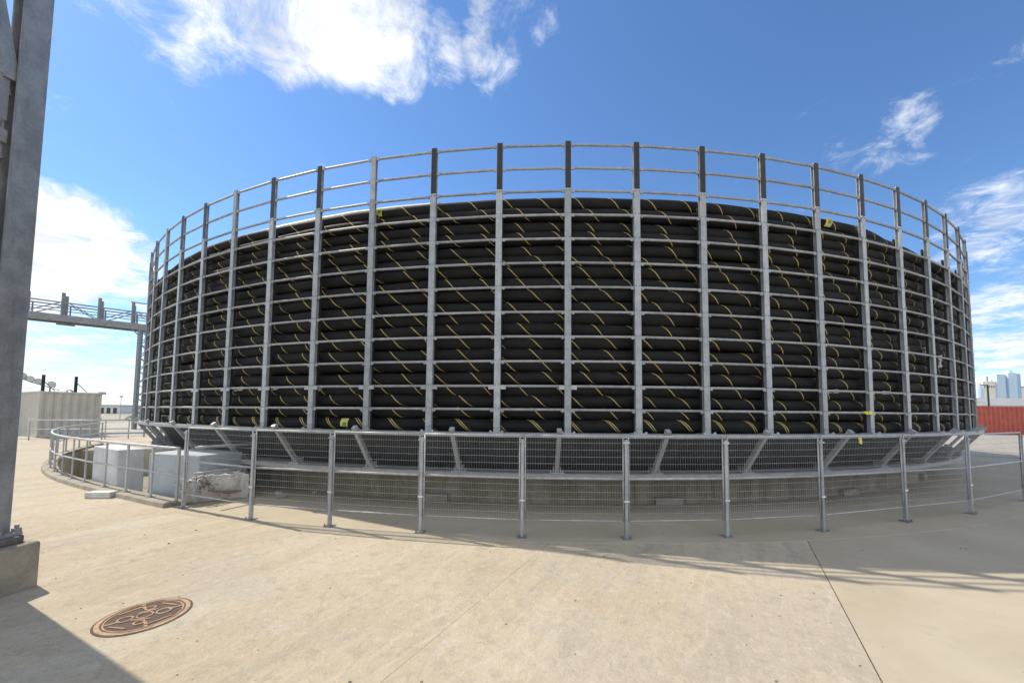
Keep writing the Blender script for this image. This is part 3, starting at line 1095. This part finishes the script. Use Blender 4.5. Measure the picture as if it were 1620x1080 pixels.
MB().bar((-4.74, 3.36, 4.62), (-4.74, 2.6, 4.46), .05, .12).build('diagonal', 'tower', tw)
MB().bar((-4.70, 3.35, 4.70), (-4.70, 3.0, 6.3), .04, .11).build('diagonal', 'tower', tw)
MB().bar((-4.82, 3.30, 6.2), (-4.82, 3.02, 4.2), .05, .09).build('diagonal', 'tower', tw)
MB().box(-4.735, -4.712, 3.18, 3.355, 4.30, 4.72).build('gusset', 'tower', tw)
MB().box(-4.735, -4.712, 3.06, 3.355, 6.1, 6.7).build('gusset', 'tower', tw)
cb = MB().box(-5.55, -4.72, 1.78, 3.352, .42, 3.6).build('shadow_blocker', 'galvd', tw); bevel(cb, .01)  # unseen box added between the legs to make the tower's ground shadow solid

# ------------------------------------------------------------------ cable gantry at the left
ga = thing('cable_gantry', 'grey steel truss gantry crossing behind the left side of the carousel', 'gantry', (0, 0, 0))
P0 = Vector((-34.41, 26.5, 8.02)); P1 = Vector((-30.14, 30.4, 8.02))
gd = (P1 - P0).normalized()
gn = Vector((-gd.y, gd.x, 0))
g0, g1 = P0 - gd * 14, P1 + gd * .35
LG = (g1 - g0).length
Z = Vector((0, 0, 1))
for off in (0, 1.2):
    a, b = g0 + gn * off, g1 + gn * off
    MB().bar(a + Z * .26, b + Z * .26, .18, .48).build('girder', 'galvd', ga)
    MB().bar(a + Z * 1.42, b + Z * 1.42, .08, .09).build('top_chord', 'galvd', ga)
    MB().bar(a + Z * .98, b + Z * .98, .05, .06).build('guide_rail', 'galvd', ga)
    s = 14.0 - 4.6
    k = 0
    base = 14.0 + (Vector((-33.45, 27.7, 0)) - Vector((P0.x, P0.y, 0))).length
    sp = 1.83
    for q in range(-8, 4):
        t = base + q * sp
        if t < 0 or t > LG: continue
        p = a + gd * t
        MB().bar(p + Z * .2, p + Z * 2.15, .16, .12).build('stub_post', 'galvd', ga)
        MB().bar(p + gd * .22 + Z * .5, p + gd * .22 + Z * 1.4, .06, .06).build('upright', 'galvd', ga)
        p2 = p + gd * sp
        if q % 2:
            MB().bar(p + gd * .1 + Z * .52, p2 - gd * .15 + Z * 1.4, .06, .06).build('diagonal', 'galvd', ga)
        else:
            MB().bar(p + gd * .3 + Z * 1.4, p2 - gd * .1 + Z * .52, .06, .06).build('diagonal', 'galvd', ga)
MB().bar(g0 + gn * .6 + Z * .45, g1 + gn * .6 + Z * .45, 1.1, .04).build('walkway', 'galvd', ga)
pt = P0.lerp(P1, .3) - Z * .22
MB().bar(pt - gd * .45, pt + gd * .45, .22, .07).build('work_lamp', 'dark', ga)
# support column (lattice)
cc = P1 - gd * .12
for off in (0, .55):
    for off2 in (0, 1.2):
        p = cc + gd * off + gn * off2
        MB().bar((p.x, p.y, 0), (p.x, p.y, 8.1), .20, .20).build('column', 'galvd', ga)
for off2 in (0, 1.2):
    for q in range(7):
        a = cc + gn * off2; b = cc + gd * .55 + gn * off2
        z0, z1 = .4 + q * 1.1, .95 + q * 1.1
        MB().bar((a.x, a.y, z0), (b.x, b.y, z1), .06, .06).build('lacing', 'galvd', ga)
        MB().bar((b.x, b.y, z1), (a.x, a.y, z0 + 1.1), .06, .06).build('lacing', 'galvd', ga)
MB().bar(cc - gd * .5 + Z * .05, cc + Z * -.5, .12, .08).build('knee_brace', 'galvd', ga)
p = P1 - gd * .75
MB().bar(p + Z * 2.2, p + gd * 1.6 + Z * 2.2, .08, .08).build('portal_beam', 'galvd', ga)

# ------------------------------------------------------------------ containers
def corrugated(L, z0, z1, pitch, depth):
    pts = []
    x = .08
    while x < L - .08:
        pts += [(x, 0), (x + pitch * .28, 0), (x + pitch * .5, depth), (x + pitch * .78, depth)]
        x += pitch
    pts = [p for p in pts if p[0] < L - .06] + [(L - .06, 0)]
    m = MB()
    vs = [(a, b, z0) for a, b in pts] + [(a, b, z1) for a, b in pts]
    n = len(pts)
    m.add(vs, [(i, i + 1, n + i + 1, n + i) for i in range(n - 1)])
    return m


def container(name, label, origin, rz, L, Wd, H, mat, pitch_end, pitch_side, depth_end, depth_side):
    """origin = near corner; local +x along the first face, local +y away"""
    t = thing(name, label, 'container', origin, rz)
    corrugated(L, .14, H - .10, pitch_end, depth_end).build('front_wall', mat, t, (0, .02, 0))
    corrugated(Wd, .14, H - .10, pitch_side, depth_side).build('side_wall', mat, t, (.02, Wd, 0), -PI / 2)
    corrugated(Wd, .14, H - .10, pitch_side, depth_side).build('side_wall', mat, t, (L - .02, 0, 0), PI / 2)
    corrugated(L, .14, H - .10, pitch_end, depth_end).build('back_wall', mat, t, (L, Wd - .02, 0), PI)
    for x in (0, L):
        for y in (0, Wd):
            x0, x1 = (x, x + .10) if x == 0 else (x - .10, x)
            y0, y1 = (y, y + .10) if y == 0 else (y - .10, y)
            MB().box(x0 - .004, x1 + .004, y0 - .004, y1 + .004, .05, H).build('corner_post', mat, t)
    for z0, z1 in ((.02, .14), (H - .10, H - .008)):
        MB().box(.1, L - .1, 0, .08, z0, z1).build('frame_rail', mat, t)
        MB().box(.1, L - .1, Wd - .08, Wd, z0, z1).build('frame_rail', mat, t)
        MB().box(0, .08, .1, Wd - .1, z0, z1).build('frame_rail', mat, t)
        MB().box(L - .08, L, .1, Wd - .1, z0, z1).build('frame_rail', mat, t)
    MB().box(.05, L - .05, .05, Wd - .05, H - .09, H - .03).build('roof', mat, t)
    return t


bc = container('shipping_container', 'beige shipping container with floodlights on its roof at the left', (-26.35, 21.05, 0), R(62), 2.44, 6.06, 2.60, 'beige', .33, .20, .045, .03)
MB().box(2.30, 2.60, -.08, .12, 2.50, 2.66).build('lifting_lug', 'beige', bc)
o = MB().tube([(1.06, .3, 2.58), (1.06, .3, 2.68), (1.2, .3, 2.72), (1.3, .3, 2.62)], .05, 7).build('vent_cowl', 'beige', bc, smooth=True)
# mast posts on the container with braces
for x, lab in ((.12, 'left stub mast with diagonal brace on the beige container roof'), (1.36, 'right stub mast with diagonal brace on the beige container roof')):
    th = thing('stub_mast', lab, 'mast', bc.matrix_basis @ Vector((x, .15, 2.6)), bc.rotation_euler.z, 'stub masts on the container')
    MB().box(-.06, .06, -.06, .06, -.02, .92).build('mast', 'dark', th)
    MB().bar((.05, 0, .52), (.46, .0, .02), .04, .04).build('brace', 'galvd', th)
fl = thing('floodlight_bar', 'bar with four round floodlights above the beige container', 'floodlight', (0, 0, 0))
fp = [Vector((-31.2, 24.0, 3.70)), Vector((-30.7, 24.0, 3.50)), Vector((-30.15, 24.0, 3.34)), Vector((-29.3, 24.0, 3.17))]
MB().tube([(-32.6, 24.1, 3.95), (-30.9, 24.12, 3.33), (-29.0, 24.15, 2.80)], .035, 6).build('bar', 'galvd', fl)
MB().tube([(-29.6, 24.15, 2.95), (-29.6, 24.15, 2.56)], .04, 6).build('bracket', 'galvd', fl)
for p in fp:
    vs = []
    dirv = Vector((.35, -.75, -.35)).normalized()
    q = dirv.to_track_quat('Z', 'Y').to_matrix().to_4x4()
    q.translation = p
    m = MB()
    prof = [(.02, -.12), (.12, -.10), (.19, .0), (.20, .03), (.17, .035)]
    m.lathe(prof, 0, 360, 18, False)
    m.v = [tuple(q @ Vector(v)) for v in m.v]
    lo = m.build('lamp_housing', 'galvd', fl, smooth=True)
    m = MB().lathe([(.001, .03), (.17, .033)], 0, 360, 18, False)
    m.v = [tuple(q @ Vector(v)) for v in m.v]
    m.build('lamp_glass', 'lamp', lo)
    MB().bar(p, p + Vector((.02, .12, -.22)), .05, .05).build('lamp_arm', 'galvd', lo)

container('shipping_container', 'long rust red shipping container beyond the right side of the carousel', (41.2, 34.6, 0), R(1.2), 12.2, 2.44, 2.60, 'red', .44, .3, .09, .04)

# ------------------------------------------------------------------ far buildings left
wb = thing('site_cabin', 'low white site building with dark windows far behind the beige container', 'building', (-150, 120, -1.6), 0)
MB().box(0, 25.6, 0, 8, 0, 4.2).build('wall', 'white', wb)
MB().box(-.3, 25.9, -.3, 8.3, 4.2, 4.45).build('roof', 'galv', wb)
for q in range(12):
    x = 1.0 + q * 2.05
    if x + 1.2 > 25: break
    w_ = MB().box(x, x + 1.25, -.06, .0, 1.7, 3.5).build('window', 'window', wb)
    MB().box(x - .08, x, -.10, -.002, 1.62, 3.58).box(x + 1.25, x + 1.33, -.10, -.002, 1.62, 3.58).build('frame', 'white', w_)
lp = thing('lamp_post', 'thin grey lamp post far away left of the carousel', 'lamp post', (-62.1, 60, -.03))
MB().tube([(0, 0, 0), (0, 0, 3.45)], [.06, .045], 8).build('pole', 'galv', lp)
MB().box(-.14, .14, -.14, .14, 3.42, 3.75).build('lamp_head', 'lamp', lp)
# low bushes / rubble in front of the cabin
for q, (x, y, s) in enumerate(((-58, 52, .9), (-54, 55, 1.1), (-49, 52, .8), (-47, 50, .9))):
    vs, fs = blob(s * 1.4, s, s * .55, 20 + q, sub=14, amp=.5, freq=2.5, cz=.1)
    o = MB().add(vs, fs).build('rubble_heap', 'gravel', None, (x, y, 0))
    tag(o, ['low pale rubble heap right beside the beige container on the far yard', 'broadest pale rubble heap below the far white site building', 'small pale rubble heap left of the gantry column', 'pale rubble heap closest to the gantry column foot'][q], 'rubble heap', 'far rubble heaps')

# ------------------------------------------------------------------ far buildings right
fb = thing('white_factory_block', 'tall cream factory block left of the pale blue tower', 'building', (375.5, 300, 0))
MB().box(0, 10.0, 0, 20, -.02, 28.6).build('wall', 'cream', fb)
MB().box(-.3, 10.2, -.3, 20.3, 28.6, 29.5).build('parapet', 'cream', fb)
for q in range(5):
    MB().box(.9 + q * 1.8, 1.9 + q * 1.8, -.15, .0, 24.5, 26.3).build('window', 'roofgrey', fb)
MB().box(7.5, 8.2, 3, 3.7, 29.5, 34).build('stack', 'galvd', fb)
tb = thing('blue_tower_block', 'pale blue tower block behind the red container', 'building', (385.6, 299, 0))
MB().box(0, 6.8, 0, 22, -.02, 35.3).build('wall', 'ltblue', tb)
MB().box(6.8, 9.2, 1.5, 22, -.02, 35.0).build('recess_wall', 'midblue', tb)
MB().box(9.2, 16.0, 0, 22, -.02, 36.4).build('wall', 'ltblue', tb)
MB().box(16.0, 20.0, .8, 22, -.02, 35.9).build('side_wall', 'midblue', tb)
MB().box(13.2, 15.4, 2, 5, 36.4, 38.6).build('roof_hut', 'ltblue', tb)
fb = thing('white_factory_block', 'cream factory block right of the pale blue tower', 'building', (405.8, 302, 0))
MB().box(0, 40, 0, 20, -.02, 25.2).build('wall', 'cream', fb)
MB().box(-.3, 40.3, -.3, 20.3, 25.2, 26.0).build('parapet', 'roofgrey', fb)
sl = thing('silo', 'pale blue grey silo at the edge of the carousel, left of the factory', 'silo', (371.0, 300, 0))
MB().lathe([(2.6, -.02), (2.6, 26.8), (.5, 28.2), (.01, 28.2)], 0, 360, 32, False).build('shell', 'ltblue', sl, smooth=True)
wh = thing('warehouse', 'low white warehouse with grey roof behind the red container', 'warehouse', (112, 90, 0))
MB().box(0, 60, 0, 30, -.02, 4.3).build('wall', 'white', wh)
MB().add([(-.5, -.5, 4.3), (60.5, -.5, 4.3), (60.5, 15, 6.8), (7.5, 15, 6.8), (60.5, 30.5, 4.3), (-.5, 30.5, 4.3)], [(0, 1, 2, 3), (3, 2, 4, 5), (0, 3, 5), (1, 4, 2)]).build('roof', 'roofgrey', wh)
pl = thing('lamp_post', 'thin dark pole beside the right edge of the carousel', 'pole', (69.5, 55, -.02))
MB().tube([(0, 0, 0), (0, 0, 6.3)], .10, 8).build('pole', 'dark', pl)
MB().bar((0, 0, 6.2), (-1.0, 0, 6.3), .1, .1).build('arm', 'dark', pl)

# dark bag on the deck edge at the right
vs, fs = blob(.62, .5, .30, 33, sub=16, amp=.5, freq=2.4, cz=.14)
o = MB().add(vs, fs).build('refuse_bag', 'liner', None, (20.0, 15.95, 1.0))
tag(o, 'crumpled black sack heap beside the right edge of the carousel', 'sack')
o.location = (18.9, 15.4, 1.20)
o.location = pol(16.9, 62.5, ZD)
# dark low railing at the far right
r4 = thing('yard_railing', 'dark low railing at the far right in front of the gravel', 'railing', (0, 0, 0))
A, B = Vector((20.0, 14.4, 0)), Vector((27.5, 15.8, 0))
for z in (.98, .55):
    MB().tube([A + Z * z, B + Z * z], .028, 8).build('rail', 'galvd', r4, smooth=True)
for q in range(5):
    p = A.lerp(B, q / 4)
    MB().bar(p, p + Z * 1.0, .07, .07).build('post', 'galvd', r4)

# ------------------------------------------------------------------ grit on the yard
gm = MB()
rg = random.Random(5)
for q in range(420):
    x = rg.uniform(-6, 7); y = rg.uniform(1.9, 6.5)
    s = rg.choice((.003, .004, .004, .005, .006, .009)) * rg.uniform(.8, 1.3)
    if q < 7: s = rg.uniform(.012, .018)
    pts = []
    for j in range(6):
        a = j * PI / 3 + rg.uniform(-.3, .3)
        pts.append((x + s * rg.uniform(.7, 1.5) * math.cos(a), y + s * rg.uniform(.6, 1.1) * math.sin(a), .0005))
    pts.append((x, y, s * .8))
    gm.add(pts, [(j, (j + 1) % 6, 6) for j in range(6)])
o = gm.build('grit', 'pebble')
tag(o, 'scattered dark grit and leaf bits on the concrete foreground', 'grit', kind='stuff')
